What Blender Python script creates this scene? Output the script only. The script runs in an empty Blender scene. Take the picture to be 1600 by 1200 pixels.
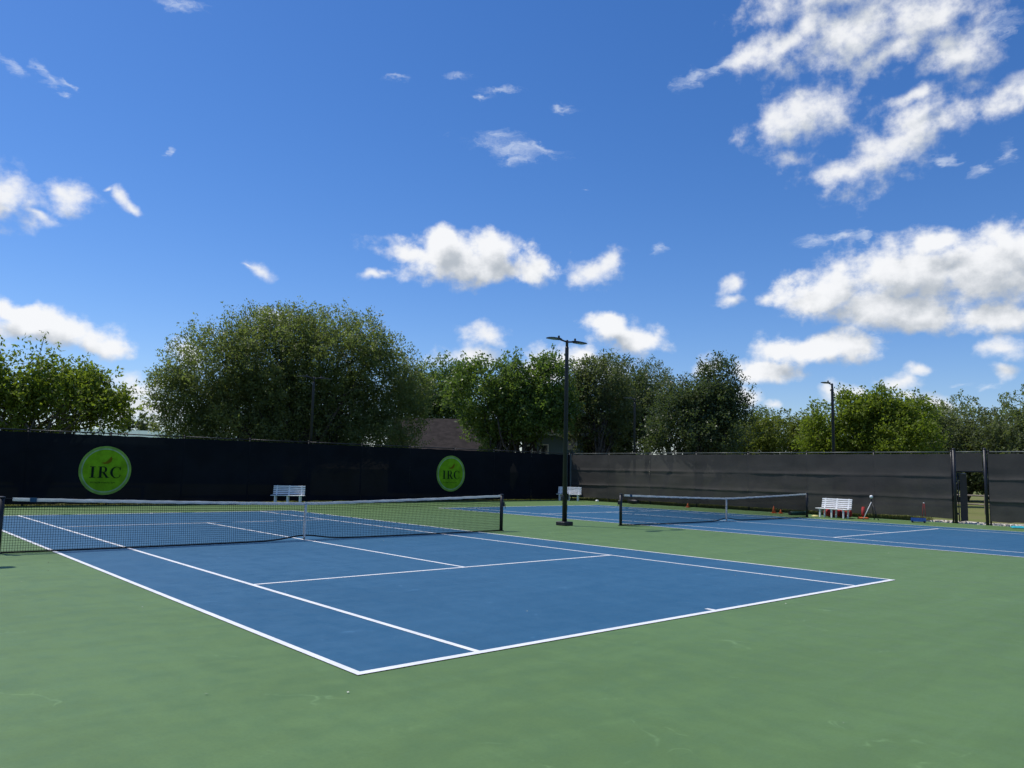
import bpy, bmesh, math, random
import numpy as np
from mathutils import Vector, Matrix, noise as mnoise

# ------------------------------------------------------------------ camera, sky, sun, exposure
scene = bpy.context.scene
COL = scene.collection
CAM = np.array([-9.184, -18.021, 1.801])
FWD = np.array([0.65748, 0.74541, 0.10992]); FWD /= np.linalg.norm(FWD)
RGT = np.array([0.74819, -0.66313, 0.02167])
UPV = np.array([-0.08904, -0.06800, 0.99370])
FPX = 1224.16            # focal length in pixels of the 1600 px wide photograph

cam_data = bpy.data.cameras.new('camera')
cam_data.sensor_width = 36.0
cam_data.lens = 36.0 * FPX / 1600.0
cam_data.clip_start = 0.05
cam_data.clip_end = 5000
cam = bpy.data.objects.new('camera', cam_data)
COL.objects.link(cam)
cam.matrix_world = Matrix(((RGT[0], UPV[0], -FWD[0], CAM[0]), (RGT[1], UPV[1], -FWD[1], CAM[1]),
                           (RGT[2], UPV[2], -FWD[2], CAM[2]), (0, 0, 0, 1)))
scene.camera = cam

SUN_EL = math.radians(61.5)
SUN_AZ = math.radians(-25.0)          # from +Y towards +X
SUN_DIR = Vector((math.sin(SUN_AZ) * math.cos(SUN_EL), math.cos(SUN_AZ) * math.cos(SUN_EL), math.sin(SUN_EL)))
sd = bpy.data.lights.new('sun', 'SUN')
sd.energy = 3.75
sd.angle = math.radians(0.53)
sd.color = (1.0, 0.955, 0.89)
sun = bpy.data.objects.new('sun', sd)
COL.objects.link(sun)
sun.rotation_euler = SUN_DIR.to_track_quat('Z', 'Y').to_euler()
sun.location = (0, 0, 60)

scene.view_settings.view_transform = 'Standard'
scene.view_settings.look = 'None'
scene.view_settings.exposure = 0.0
scene.view_settings.gamma = 1.0
scene.render.engine = 'CYCLES'
scene.cycles.use_denoising = True
scene.cycles.max_bounces = 10
scene.cycles.diffuse_bounces = 6
scene.cycles.transparent_max_bounces = 12


def ray(px, py):
    return FWD + RGT * ((px - 800) / FPX) + UPV * ((600 - py) / FPX)


def ground(px, py, z=0.0):
    q = ray(px, py)
    return CAM + q * ((z - CAM[2]) / q[2])


def at(px, py, dist):
    """point seen in that direction at a horizontal distance"""
    q = ray(px, py)
    return CAM + q * (dist / math.hypot(q[0], q[1]))


def azel(px, py):
    q = ray(px, py)
    return math.atan2(q[0], q[1]), math.atan2(q[2], math.hypot(q[0], q[1]))


# ---- sky
SKY = 0.112
world = bpy.data.worlds.new('World')
scene.world = world
world.use_nodes = True
wt = world.node_tree
wt.nodes.clear()

class NB:
    """small helper that adds nodes to a tree"""
    def __init__(self, tree):
        self.t = tree

    def n(self, kind, ins=None, **props):
        nd = self.t.nodes.new(kind)
        for k, v in props.items():
            setattr(nd, k, v)
        for k, v in (ins or {}).items():
            if isinstance(v, bpy.types.NodeSocket):
                self.t.links.new(v, nd.inputs[k])
            else:
                nd.inputs[k].default_value = v
        return nd

    def m(self, op, a, b=0.0, c=0.0, clamp=False):
        return self.n('ShaderNodeMath', {0: a, 1: b, 2: c}, operation=op, use_clamp=clamp).outputs[0]

    def v(self, op, a, b=(0, 0, 0), out=0):
        return self.n('ShaderNodeVectorMath', {0: a, 1: b}, operation=op).outputs[out]

    def step(self, x, lo, hi, a=0.0, b=1.0):
        return self.n('ShaderNodeMapRange', {'Value': x, 'From Min': lo, 'From Max': hi, 'To Min': a, 'To Max': b}, interpolation_type='SMOOTHSTEP').outputs[0]

    def noise(self, vec, scale, detail=6.0, rough=0.55, out='Fac', lac=2.0, dist=0.0):
        return self.n('ShaderNodeTexNoise', {'Vector': vec, 'Scale': scale, 'Detail': detail, 'Roughness': rough, 'Lacunarity': lac, 'Distortion': dist}).outputs[out]


# cumulus by compass bearing and height: (photograph position, half sizes, tilt, weight), turned into bearings below
CUMULUS = [
    (720, 408, 100, 38, 0, 1.0), (695, 382, 40, 30, 0, 1.05), (768, 388, 40, 32, 0, 1.05), (745, 422, 112, 24, 0, 1.0), (640, 396, 56, 16, -10, 0.95), (830, 422, 36, 24, -20, 0.95),
    (582, 428, 28, 10, 8, 0.89), (600, 422, 16, 7, 0, 0.8), (925, 424, 46, 26, 18, 0.92), (950, 412, 26, 14, 30, 0.92), (900, 436, 24, 16, 0, 0.82), (985, 528, 60, 27, -4, 1.0),
    (942, 503, 34, 18, 0, 1.0), (960, 520, 40, 22, 0, 1.0), (755, 528, 32, 19, 0, 0.94), (745, 560, 48, 20, 0, 0.94), (858, 572, 48, 34, 20, 1.0), (908, 562, 26, 26, 0, 1.0),
    (945, 575, 34, 24, 0, 0.9), (1290, 452, 86, 40, 8, 1.0), (1410, 425, 118, 56, 0, 1.05), (1540, 425, 104, 62, 0, 1.05), (1400, 487, 150, 32, -4, 1.0), (1560, 497, 88, 28, 0, 1.0),
    (1462, 385, 64, 28, 0, 1.0), (1580, 385, 64, 36, 0, 1.0), (1690, 440, 90, 80, 0, 1.0), (1250, 462, 40, 24, 0, 0.95), (1285, 543, 88, 26, 0, 1.0), (1200, 580, 64, 19, 0, 1.0),
    (1215, 553, 46, 30, 0, 1.0), (1330, 545, 36, 22, 0, 1.0), (1103, 573, 24, 15, 0, 0.97), (1118, 570, 16, 12, 0, 0.97), (1150, 446, 22, 14, 20, 0.89), (1142, 468, 22, 10, 0, 0.89),
    (1193, 465, 20, 14, 0, 0.83), (1566, 546, 34, 17, 0, 0.94), (1563, 582, 22, 11, 0, 0.93), (1442, 573, 28, 11, 0, 0.92), (1410, 602, 32, 18, 0, 0.96), (1422, 596, 18, 14, 0, 0.96),
    (1430, 626, 54, 12, 0, 0.96), (1482, 630, 30, 10, 0, 0.86), (1168, 622, 20, 14, 0, 0.92), (1210, 635, 18, 9, 0, 0.89), (1325, 614, 44, 14, 0, 0.89), (1300, 608, 24, 14, 0, 0.8),
    (1330, 45, 124, 52, 14, 0.97), (1240, 62, 90, 30, 20, 0.87), (1430, 28, 95, 45, 0, 0.97), (1290, -20, 130, 50, 0, 0.97), (1400, 78, 80, 26, 20, 0.92), (1180, 75, 60, 20, 25, 0.83),
    (1500, 88, 56, 34, -10, 0.96), (1480, 70, 36, 30, 0, 0.86), (1262, 178, 88, 40, 10, 0.94), (1225, 190, 46, 34, 0, 0.94), (1235, 246, 38, 22, 0, 0.8), (1405, 222, 112, 42, 33, 0.97),
    (1310, 268, 54, 18, 5, 0.92), (1480, 182, 52, 26, 10, 0.92), (1360, 258, 60, 26, 10, 0.97), (1572, 152, 46, 26, 20, 0.93), (1600, 145, 40, 26, 0, 0.93), (1420, 150, 40, 16, 15, 0.86),
    (8, 310, 52, 42, -30, 0.97), (-30, 290, 60, 50, 0, 0.97), (45, 336, 50, 11, -12, 0.92), (0, 330, 50, 20, 0, 0.97), (112, 308, 38, 26, -25, 0.89), (95, 298, 24, 16, 0, 0.8),
    (188, 313, 26, 13, -38, 0.92), (206, 325, 18, 9, -30, 0.92), (164, 297, 7, 6, 0, 0.82), (85, 514, 108, 30, -8, 0.99), (40, 490, 75, 20, 0, 0.99), (155, 537, 56, 18, -5, 0.99),
    (-40, 505, 70, 40, 0, 0.99), (215, 607, 60, 22, 0, 0.96), (235, 642, 74, 30, 0, 0.96), (190, 625, 40, 24, 0, 0.96), (403, 420, 28, 13, -18, 0.92), (385, 413, 16, 6, 0, 0.82),
    (432, 502, 30, 14, 0, 0.97), (295, 556, 28, 24, 0, 0.97),
]
WISPS = [
    (800, 230, 78, 11, -7, 1), (815, 248, 36, 12, 0, 1), (780, 215, 30, 12, 0, 0.9), (835, 232, 50, 7, -8, 1), (20, 100, 26, 9, -25, 1), (60, 105, 16, 8, -30, 1),
    (75, 122, 22, 9, -25, 1), (100, 130, 14, 8, -30, 1), (97, 148, 10, 6, 0, 1), (1085, 120, 34, 14, 12, 1), (1130, 105, 40, 12, 18, 1), (1270, 378, 26, 13, 0, 1),
    (1310, 368, 36, 9, 8, 1), (1345, 372, 14, 14, 0, 1), (1475, 250, 26, 10, -10, 1), (1536, 262, 20, 10, 15, 1), (1030, 390, 14, 12, 0, 1), (780, 142, 34, 6, 0, 0.9),
    (715, 122, 24, 6, 0, 0.9), (752, 152, 20, 6, 0, 0.9), (270, 3, 50, 10, 0, 1), (885, 173, 24, 6, 0, 0.9), (265, 240, 9, 6, 0, 1), (1550, 40, 44, 26, 0, 0.9),
    (1575, 240, 16, 20, 0, 0.8), (623, 123, 20, 5, 0, 0.9), (1368, 538, 14, 20, 0, 0.9), (330, 517, 9, 9, 0, 1), (345, 575, 34, 8, 0, 0.8), (670, 568, 40, 9, 0, 0.8),
    (1000, 600, 60, 12, 0, 0.8), (655, 425, 20, 6, 0, 0.7), (1545, 607, 22, 7, 0, 0.9), (1500, 604, 16, 6, 0, 0.8), (910, 296, 12, 4, 0, 0.7),
]


def to_blob(px, py, rx, ry, rot, w):
    a0, e0 = azel(px, py)
    a1, e1 = azel(px + rx, py)
    a2, e2 = azel(px, py - ry)
    ra = math.hypot((a1 - a0) * math.cos(e0), e1 - e0)
    rb = math.hypot((a2 - a0) * math.cos(e0), e2 - e0)
    k = 1.08 if w >= .973 else 1.16
    return a0, e0, k * ra / math.cos(e0), k * rb, math.radians(rot), w


CUM = [to_blob(*c) for c in CUMULUS]          # weight under .973: thin ragged cloud
WIS = [to_blob(*c) for c in WISPS]


def blob_field(nb, pos, blobs, k=.16):
    """largest of (weight - elliptical distance) over the blobs, in bearing/height space"""
    acc = None
    sp = nb.n('ShaderNodeSeparateXYZ', {0: pos})
    for (a0, e0, ra, rb, rot, w) in blobs:
        if acc is not None:      # carried along only to keep the evaluation sequential
            pos = nb.n('ShaderNodeCombineXYZ', {0: sp.outputs[0], 1: sp.outputs[1], 2: acc}).outputs[0]
        mp = nb.n('ShaderNodeMapping', {'Vector': pos, 'Location': (a0, e0, 0), 'Rotation': (0, 0, rot), 'Scale': (ra, rb, 1e9)}, vector_type='TEXTURE')
        val = nb.m('SUBTRACT', w, nb.v('LENGTH', mp.outputs[0], out=1))
        acc = val if acc is None else nb.m('SMOOTH_MAX', acc, val, k)
    return acc


nb = NB(wt)
sky = nb.n('ShaderNodeTexSky', sky_type='NISHITA', sun_disc=False, sun_elevation=SUN_EL, sun_rotation=SUN_AZ,
           altitude=0, air_density=1.0, dust_density=0.25, ozone_density=3.0)
skyc = nb.v('MULTIPLY', nb.n('ShaderNodeHueSaturation', {'Hue': .5, 'Saturation': 1.27, 'Value': 1.0, 'Fac': 1.0, 'Color': sky.outputs[0]}).outputs[0], (.93, .95, 1.16))
sep = nb.n('ShaderNodeSeparateXYZ', {0: nb.v('NORMALIZE', nb.n('ShaderNodeTexCoord').outputs['Generated'])})
AZ = nb.m('ARCTAN2', sep.outputs[0], sep.outputs[1])
EL = nb.m('ARCSINE', sep.outputs[2])
POS = nb.n('ShaderNodeCombineXYZ', {0: AZ, 1: EL, 2: 0.0}).outputs[0]
CL = 1.0 / SKY


def cumulus_density(g, pos, blobs, detail, amp):
    warp = g.v('MULTIPLY', g.v('SUBTRACT', g.noise(g.v('ADD', pos, (3, 1, .3)), 22.0, 2, .5, out='Color'), (.5, .5, .5)), (.034, .034, 0))
    f = blob_field(g, g.v('ADD', pos, warp), blobs, .22)
    n1 = g.noise(g.v('MULTIPLY', g.v('ADD', pos, (2, 5, .7)), (1, 1.15, 1)), 30.0, detail, .60)
    return g.m('ADD', f, g.m('MULTIPLY', g.m('SUBTRACT', n1, .5), amp))


def cell_shader(cum, wis):
    """one patch of sky as a node group, so that only the patch looked at is evaluated"""
    tree = bpy.data.node_groups.new('sky_patch', 'ShaderNodeTree')
    tree.interface.new_socket('pos', in_out='INPUT', socket_type='NodeSocketVector')
    tree.interface.new_socket('air', in_out='INPUT', socket_type='NodeSocketColor')
    tree.interface.new_socket('sky', in_out='OUTPUT', socket_type='NodeSocketShader')
    g = NB(tree)
    gi = g.n('NodeGroupInput')
    pos, col = gi.outputs[0], gi.outputs[1]
    if wis:
        ws = g.v('MULTIPLY', pos, (1, 2.0, 1))
        wv = g.v('MULTIPLY', g.v('SUBTRACT', g.noise(ws, 24, 4, .6, out='Color'), (.5, .5, .5)), (.055, .030, 0))
        wf = blob_field(g, g.v('ADD', pos, wv), wis)
        wf = g.m('ADD', wf, g.m('MULTIPLY', g.m('SUBTRACT', g.noise(g.v('ADD', ws, g.v('MULTIPLY', wv, (2, 2, 0))), 42, 7, .70), .5), 2.3))
        col = g.n('ShaderNodeMix', {'Factor': g.m('MULTIPLY', g.step(wf, -.15, 1.5), .60), 6: col, 7: (.80 * CL, .87 * CL, .97 * CL, 1)}, data_type='RGBA').outputs[2]
    thin = [b for b in cum if b[5] < .973]
    thick = [b for b in cum if b[5] >= .973]
    for blobs, amp, lo, hi, dens, white, grey in ((thin, 2.5, -.25, .98, .95, .92, .60), (thick, 1.7, -.12, .60, .98, .94, .47)):
        if not blobs:
            continue
        d0 = cumulus_density(g, pos, blobs, 10, amp)
        d1 = cumulus_density(g, g.v('ADD', pos, (-.012, .026, 0)), blobs, 7, amp * 1.0)      # towards the sun: up and to the left
        cover = g.step(d0, lo, hi)
        shade = g.step(g.m('ADD', g.m('MULTIPLY', d1, .85), g.m('MULTIPLY', g.m('SUBTRACT', d1, d0), .40)), -.30, 1.10)
        cc = g.n('ShaderNodeMix', {'Factor': shade, 6: (white * CL, (white + .01) * CL, (white + .03) * CL, 1), 7: (grey * CL, (grey + .045) * CL, (grey + .10) * CL, 1)}, data_type='RGBA').outputs[2]
        col = g.n('ShaderNodeMix', {'Factor': g.m('MULTIPLY', cover, dens), 6: col, 7: cc}, data_type='RGBA').outputs[2]
    bgn = g.n('ShaderNodeBackground', {'Color': col, 'Strength': SKY})
    go = tree.nodes.new('NodeGroupOutput')
    tree.links.new(bgn.outputs[0], go.inputs[0])
    gn_ = wt.nodes.new('ShaderNodeGroup')
    gn_.node_tree = tree
    wt.links.new(POS, gn_.inputs[0])
    wt.links.new(skyc, gn_.inputs[1])
    return gn_.outputs[0]


def touches(bl, lo, hi):
    a0, e0, ra, rb, rot, w = bl
    m = (w + .55) * 1.05
    ha = m * math.hypot(ra * math.cos(rot), rb * math.sin(rot)) + .02
    he = m * math.hypot(ra * math.sin(rot), rb * math.cos(rot)) + .02
    return a0 + ha > lo[0] and a0 - ha < hi[0] and e0 + he > lo[1] and e0 - he < hi[1]


plain = nb.n('ShaderNodeBackground', {'Color': skyc, 'Strength': SKY}).outputs[0]
# the same fair-weather clouds go on all round, without fine detail
gn = nb.noise(nb.v('MULTIPLY', nb.v('ADD', POS, (7, 2, .2)), (1, 1.7, 1)), 5.2, 4, .52)
gc = nb.m('MULTIPLY', nb.step(gn, .575, .66), nb.m('MULTIPLY', nb.step(EL, .02, .1), .95))
gcol = nb.n('ShaderNodeMix', {'Factor': gc, 6: skyc, 7: (.8 * CL, .83 * CL, .88 * CL, 1)}, data_type='RGBA').outputs[2]
around = nb.n('ShaderNodeBackground', {'Color': gcol, 'Strength': SKY}).outputs[0]
B_LO, B_HI = (min(b[0] - 1.6 * b[2] for b in CUM) - .02, -.02), (max(b[0] + 1.6 * b[2] for b in CUM) + .02, max(b[1] + 1.6 * b[3] for b in CUM) + .02)


def divide(lo, hi, level):
    cum = [b for b in CUM if touches(b, lo, hi)]
    wis = [b for b in WIS if touches(b, lo, hi)]
    if not cum and not wis:
        return plain
    if level == 0 or len(cum) + len(wis) <= 3:
        return cell_shader(cum, wis)
    ax = 0 if (hi[0] - lo[0]) > (hi[1] - lo[1]) else 1
    mid = (lo[ax] + hi[ax]) / 2
    h1, l2 = list(hi), list(lo)
    h1[ax] = mid
    l2[ax] = mid
    a, b = divide(lo, tuple(h1), level - 1), divide(tuple(l2), hi, level - 1)
    if a is plain and b is plain:
        return plain
    return nb.n('ShaderNodeMixShader', {0: nb.m('GREATER_THAN', AZ if ax == 0 else EL, mid), 1: a, 2: b}).outputs[0]


inside = divide(B_LO, B_HI, 6)
outm = nb.m('MAXIMUM', nb.m('MAXIMUM', nb.m('LESS_THAN', AZ, B_LO[0]), nb.m('GREATER_THAN', AZ, B_HI[0])), nb.m('GREATER_THAN', EL, B_HI[1]))
top = nb.n('ShaderNodeMixShader', {0: outm, 1: inside, 2: around}).outputs[0]
wo = wt.nodes.new('ShaderNodeOutputWorld')
wt.links.new(top, wo.inputs[0])
world.cycles.sampling_method = 'MANUAL'
world.cycles.sample_map_resolution = 256

# ------------------------------------------------------------------ helpers
rng = np.random.default_rng(7)
random.seed(7)


def mat(name, col, rough=.6, var=.12, scale=3.0, spec=.4, bump=0.0, bscale=40.0, metal=0.0, trans=0.0, through=0.0, col2=None, detail=5):
    m = bpy.data.materials.new(name)
    m.use_nodes = True
    t = m.node_tree
    t.nodes.clear()
    b = NB(t)
    co = b.n('ShaderNodeTexCoord').outputs['Object']
    nz = b.noise(co, scale, detail, .6)
    c2 = col2 or tuple(min(1, c * (1 - var * 1.6)) for c in col)
    c1 = tuple(min(1, c * (1 + var)) for c in col)
    mix = b.n('ShaderNodeMix', {'Factor': b.step(nz, .3, .7), 6: (*c1, 1), 7: (*c2, 1)}, data_type='RGBA').outputs[2]
    p = b.n('ShaderNodeBsdfPrincipled', {'Base Color': mix, 'Roughness': rough, 'Specular IOR Level': spec, 'Metallic': metal})
    if bump:
        bn = b.n('ShaderNodeBump', {'Height': b.noise(co, bscale, 4, .6), 'Strength': bump, 'Distance': .02})
        t.links.new(bn.outputs[0], p.inputs['Normal'])
    sh = p.outputs[0]
    if trans:
        tr = b.n('ShaderNodeBsdfTranslucent', {'Color': mix})
        sh = b.n('ShaderNodeMixShader', {0: trans, 1: sh, 2: tr.outputs[0]}).outputs[0]
    if through:
        tp = b.n('ShaderNodeBsdfTransparent')
        sh = b.n('ShaderNodeMixShader', {0: through, 1: sh, 2: tp.outputs[0]}).outputs[0]
    o = b.n('ShaderNodeOutputMaterial')
    t.links.new(sh, o.inputs[0])
    return m


def leaf_mat(name, c_dark, c_light, trans=.35, spec=.35, rough=.5):
    m = bpy.data.materials.new(name)
    m.use_nodes = True
    t = m.node_tree
    t.nodes.clear()
    b = NB(t)
    ge = b.n('ShaderNodeNewGeometry')
    co = b.n('ShaderNodeTexCoord').outputs['Object']
    f = b.m('ADD', b.m('MULTIPLY', ge.outputs['Random Per Island'], .55), b.m('MULTIPLY', b.step(b.noise(co, .45, 3, .6), .3, .7), .5), clamp=True)
    c = b.n('ShaderNodeMix', {'Factor': f, 6: (*c_dark, 1), 7: (*c_light, 1)}, data_type='RGBA').outputs[2]
    p = b.n('ShaderNodeBsdfPrincipled', {'Base Color': c, 'Roughness': rough, 'Specular IOR Level': spec})
    tc = b.v('MULTIPLY', c, (1.3, 1.4, .7))
    tr = b.n('ShaderNodeBsdfTranslucent', {'Color': tc})
    s = b.n('ShaderNodeMixShader', {0: trans, 1: p.outputs[0], 2: tr.outputs[0]})
    o = b.n('ShaderNodeOutputMaterial')
    t.links.new(s.outputs[0], o.inputs[0])
    return m


class MB:
    """collects simple shapes into one mesh"""
    def __init__(self):
        self.v, self.f = [], []

    def quad(self, a, b, c, d):
        k = len(self.v)
        self.v += [tuple(a), tuple(b), tuple(c), tuple(d)]
        self.f.append((k, k + 1, k + 2, k + 3))
        return self

    def poly(self, pts):
        k = len(self.v)
        self.v += [tuple(p) for p in pts]
        self.f.append(tuple(range(k, k + len(pts))))
        return self

    def box(self, lo, hi, M=None, bev=0.0):
        x0, y0, z0 = lo
        x1, y1, z1 = hi
        if bev:
            b = min(bev, (x1 - x0) * .45, (y1 - y0) * .45, (z1 - z0) * .45)
            rings = []
            for z, ins in ((z0, b), (z0 + b, 0), (z1 - b, 0), (z1, b)):
                rings.append([(x0 + ins + b, y0 + ins, z), (x1 - ins - b, y0 + ins, z), (x1 - ins, y0 + ins + b, z), (x1 - ins, y1 - ins - b, z),
                              (x1 - ins - b, y1 - ins, z), (x0 + ins + b, y1 - ins, z), (x0 + ins, y1 - ins - b, z), (x0 + ins, y0 + ins + b, z)])
            self.loft(rings, M)
            return self
        p = [(x0, y0, z0), (x1, y0, z0), (x1, y1, z0), (x0, y1, z0), (x0, y0, z1), (x1, y0, z1), (x1, y1, z1), (x0, y1, z1)]
        if M is not None:
            p = [tuple(M @ Vector(q)) for q in p]
        k = len(self.v)
        self.v += p
        self.f += [tuple(k + i for i in q) for q in ((0, 3, 2, 1), (4, 5, 6, 7), (0, 1, 5, 4), (1, 2, 6, 5), (2, 3, 7, 6), (3, 0, 4, 7))]
        return self

    def loft(self, rings, M=None, cap=True):
        k = len(self.v)
        n = len(rings[0])
        for r in rings:
            self.v += [tuple(M @ Vector(q)) if M is not None else tuple(q) for q in r]
        for i in range(len(rings) - 1):
            for j in range(n):
                a, b = k + i * n + j, k + i * n + (j + 1) % n
                self.f.append((a, b, b + n, a + n))
        if cap:
            self.f.append(tuple(k + j for j in reversed(range(n))))
            self.f.append(tuple(k + (len(rings) - 1) * n + j for j in range(n)))
        return self

    def tube(self, pts, rad, n=8, cap=True):
        pts = [Vector(p) for p in pts]
        if not hasattr(rad, '__len__'):
            rad = [rad] * len(pts)
        rings = []
        ref = Vector((0, 0, 1)) if abs((pts[-1] - pts[0]).normalized().z) < .9 else Vector((1, 0, 0))
        for i, p in enumerate(pts):
            t = (pts[min(i + 1, len(pts) - 1)] - pts[max(i - 1, 0)]).normalized()
            a = t.cross(ref).normalized()
            b = t.cross(a).normalized()
            rings.append([p + (a * math.cos(2 * math.pi * j / n) + b * math.sin(2 * math.pi * j / n)) * rad[i] for j in range(n)])
        return self.loft(rings, None, cap)

    def build(self, name, m, parent=None, smooth=False):
        me = bpy.data.meshes.new(name)
        me.from_pydata(self.v, [], self.f)
        return link(name, me, m, parent, smooth)


def link(name, me, m, parent=None, smooth=False):
    if m is not None:
        me.materials.append(m)
    me.validate()
    if smooth:
        me.shade_smooth()
    o = bpy.data.objects.new(name, me)
    COL.objects.link(o)
    if parent is not None:
        o.parent = parent
    return o


def quads_mesh(name, V, m, parent=None):
    """V: (n,4,3) array of separate quads"""
    n = len(V)
    me = bpy.data.meshes.new(name)
    me.vertices.add(n * 4)
    me.vertices.foreach_set('co', V.reshape(-1).astype(np.float32))
    me.loops.add(n * 4)
    me.loops.foreach_set('vertex_index', np.arange(n * 4, dtype=np.int32))
    me.polygons.add(n)
    me.polygons.foreach_set('loop_start', np.arange(0, n * 4, 4, dtype=np.int32))
    me.update(calc_edges=True)
    if m is not None:
        me.materials.append(m)
    o = bpy.data.objects.new(name, me)
    COL.objects.link(o)
    if parent is not None:
        o.parent = parent
    return o


def grid_mesh(name, fn, us, vs, m, parent=None, smooth=True):
    v = [fn(u, w) for w in vs for u in us]
    n = len(us)
    f = [(j * n + i, j * n + i + 1, (j + 1) * n + i + 1, (j + 1) * n + i) for j in range(len(vs) - 1) for i in range(n - 1)]
    me = bpy.data.meshes.new(name)
    me.from_pydata(v, [], f)
    return link(name, me, m, parent, smooth)


def thing(name, label, cat, loc=(0, 0, 0), rz=0.0, group=None):
    o = bpy.data.objects.new(name, None)
    o.empty_display_size = .2
    COL.objects.link(o)
    o.location = loc
    o.rotation_euler = (0, 0, rz)
    return tag(o, label, cat, group)


def tag(o, label=None, cat=None, group=None, kind=None):
    if label:
        o['label'] = label
    if cat:
        o['category'] = cat
    if group:
        o['group'] = group
    if kind:
        o['kind'] = kind
    return o


def copy_tree(o, parent=None):
    c = o.copy()
    COL.objects.link(c)
    if parent is not None:
        c.parent = parent
    for ch in list(o.children):
        copy_tree(ch, c)
    return c


# ------------------------------------------------------------------ materials
def court_mat(name, base, light, dark, seed):
    m = bpy.data.materials.new(name)
    m.use_nodes = True
    t = m.node_tree
    t.nodes.clear()
    b = NB(t)
    co = b.v('ADD', b.n('ShaderNodeTexCoord').outputs['Object'], (seed, seed * 1.7, 0))
    big = b.noise(co, .16, 5, .6)
    st = b.noise(b.v('MULTIPLY', co, (.5, 2.6, 1)), .7, 6, .62, dist=.8)           # broom and squeegee streaks
    st2 = b.noise(b.v('MULTIPLY', co, (2.2, .6, 1)), .9, 6, .62, dist=1.2)
    fine = b.noise(co, 42, 5, .75)
    mid = b.noise(co, 3.2, 6, .65)
    f = b.m('ADD', b.m('ADD', b.m('MULTIPLY', big, .55), b.m('MULTIPLY', st, .65)), b.m('ADD', b.m('MULTIPLY', st2, .5), b.m('MULTIPLY', mid, .4)))
    f = b.step(f, .86, 1.24)
    c = b.n('ShaderNodeMix', {'Factor': f, 6: (*dark, 1), 7: (*light, 1)}, data_type='RGBA').outputs[2]
    c = b.n('ShaderNodeMix', {'Factor': .2, 6: c, 7: (*base, 1)}, data_type='RGBA').outputs[2]
    # scuffs: pale thin arcs, and grit
    sc = b.n('ShaderNodeTexVoronoi', {'Vector': b.v('ADD', co, b.v('MULTIPLY', b.noise(co, 1.3, 3, .6, out='Color'), (1.4, 1.4, 0))), 'Scale': .75}, feature='DISTANCE_TO_EDGE').outputs[0]
    scm = b.m('MULTIPLY', b.step(sc, 0, .016, 1, 0), b.step(b.noise(co, 1.1, 4, .7), .53, .66))
    c = b.n('ShaderNodeMix', {'Factor': b.m('MULTIPLY', scm, .34), 6: c, 7: tuple(min(1, x * 1.9 + .06) for x in base) + (1,)}, data_type='RGBA').outputs[2]
    c = b.n('ShaderNodeMix', {'Factor': b.m('MULTIPLY', b.step(fine, .42, .72), .30), 6: c, 7: tuple(x * .55 for x in base) + (1,)}, data_type='RGBA').outputs[2]
    rg = b.step(mid, .3, .7, .5, .68)
    p = b.n('ShaderNodeBsdfPrincipled', {'Base Color': c, 'Roughness': rg, 'Specular IOR Level': .32})
    bn = b.n('ShaderNodeBump', {'Height': b.noise(co, 220, 2, .6), 'Strength': .25, 'Distance': .004})
    t.links.new(bn.outputs[0], p.inputs['Normal'])
    o = b.n('ShaderNodeOutputMaterial')
    t.links.new(p.outputs[0], o.inputs[0])
    return m


M_GREEN = court_mat('acrylic_green', (.108, .196, .062), (.120, .214, .071), (.097, .176, .054), 3.0)
M_BLUE = court_mat('acrylic_blue', (.024, .112, .208), (.031, .125, .226), (.020, .102, .192), 11.0)
M_LINE = mat('line_paint', (.84, .84, .82), .6, .03, 2.2, .3, col2=(.72, .74, .73), detail=9)
M_GRASS = mat('lawn', (.120, .150, .034), .9, .2, .35, .1, col2=(.19, .175, .07), detail=9)
M_CONC = mat('pale_concrete', (.62, .57, .48), .9, .12, 1.6, .2, bump=.3, bscale=14)
M_BLACK = mat('black_steel', (.012, .013, .017), .45, .15, 5, .45)
M_RAIL = mat('grey_rail', (.10, .11, .10), .45, .2, 6, .5)
M_CLOTH_N = mat('shaded_windscreen', (.0072, .0086, .0125), .85, .15, .8, .12, through=.006)  # far windscreen: the deep shade on it is put into a darker cloth colour
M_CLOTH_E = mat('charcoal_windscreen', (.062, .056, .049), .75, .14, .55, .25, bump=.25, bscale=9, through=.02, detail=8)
M_CLOTH_D = mat('gate_windscreen', (.022, .024, .024), .8, .1, 2, .2)
M_NET = mat('net_cord', (.010, .011, .013), .8, .1, 3, .15)
M_TAPE = mat('net_tape', (.84, .84, .81), .75, .06, 4, .25, trans=.48)
M_PATCH = mat('blue_patch', (.03, .09, .17), .7, .1, 6, .2)
M_WHITE = mat('white_bench', (.82, .82, .80), .45, .06, 4, .45)
M_LENS = mat('lamp_lens', (.32, .34, .32), .25, .1, 8, .5)
M_BARK = mat('grey_bark', (.085, .072, .058), .9, .3, 5, .15, bump=.6, bscale=24)
M_BARKP = mat('pale_bark', (.17, .155, .13), .9, .25, 5, .15, bump=.5, bscale=24)

# ------------------------------------------------------------------ setting: ground and courts
gv = MB()
gv.poly([(900 * math.cos(a), 900 * math.sin(a), -.03) for a in [2 * math.pi * i / 64 for i in range(64)]])
tag(gv.build('ground', M_GRASS), kind='structure')

CORNER = Vector((28.0, 18.25, 0))
EAST_S = Vector((26.72, -15.9, 0))          # the east fence line runs from the corner through here


def east(y, off=0.0):
    """point on the east fence line; off > 0 is beyond the fence"""
    k = (y - CORNER.y) / (EAST_S.y - CORNER.y)
    return Vector((CORNER.x + (EAST_S.x - CORNER.x) * k + off, y, 0))


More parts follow.
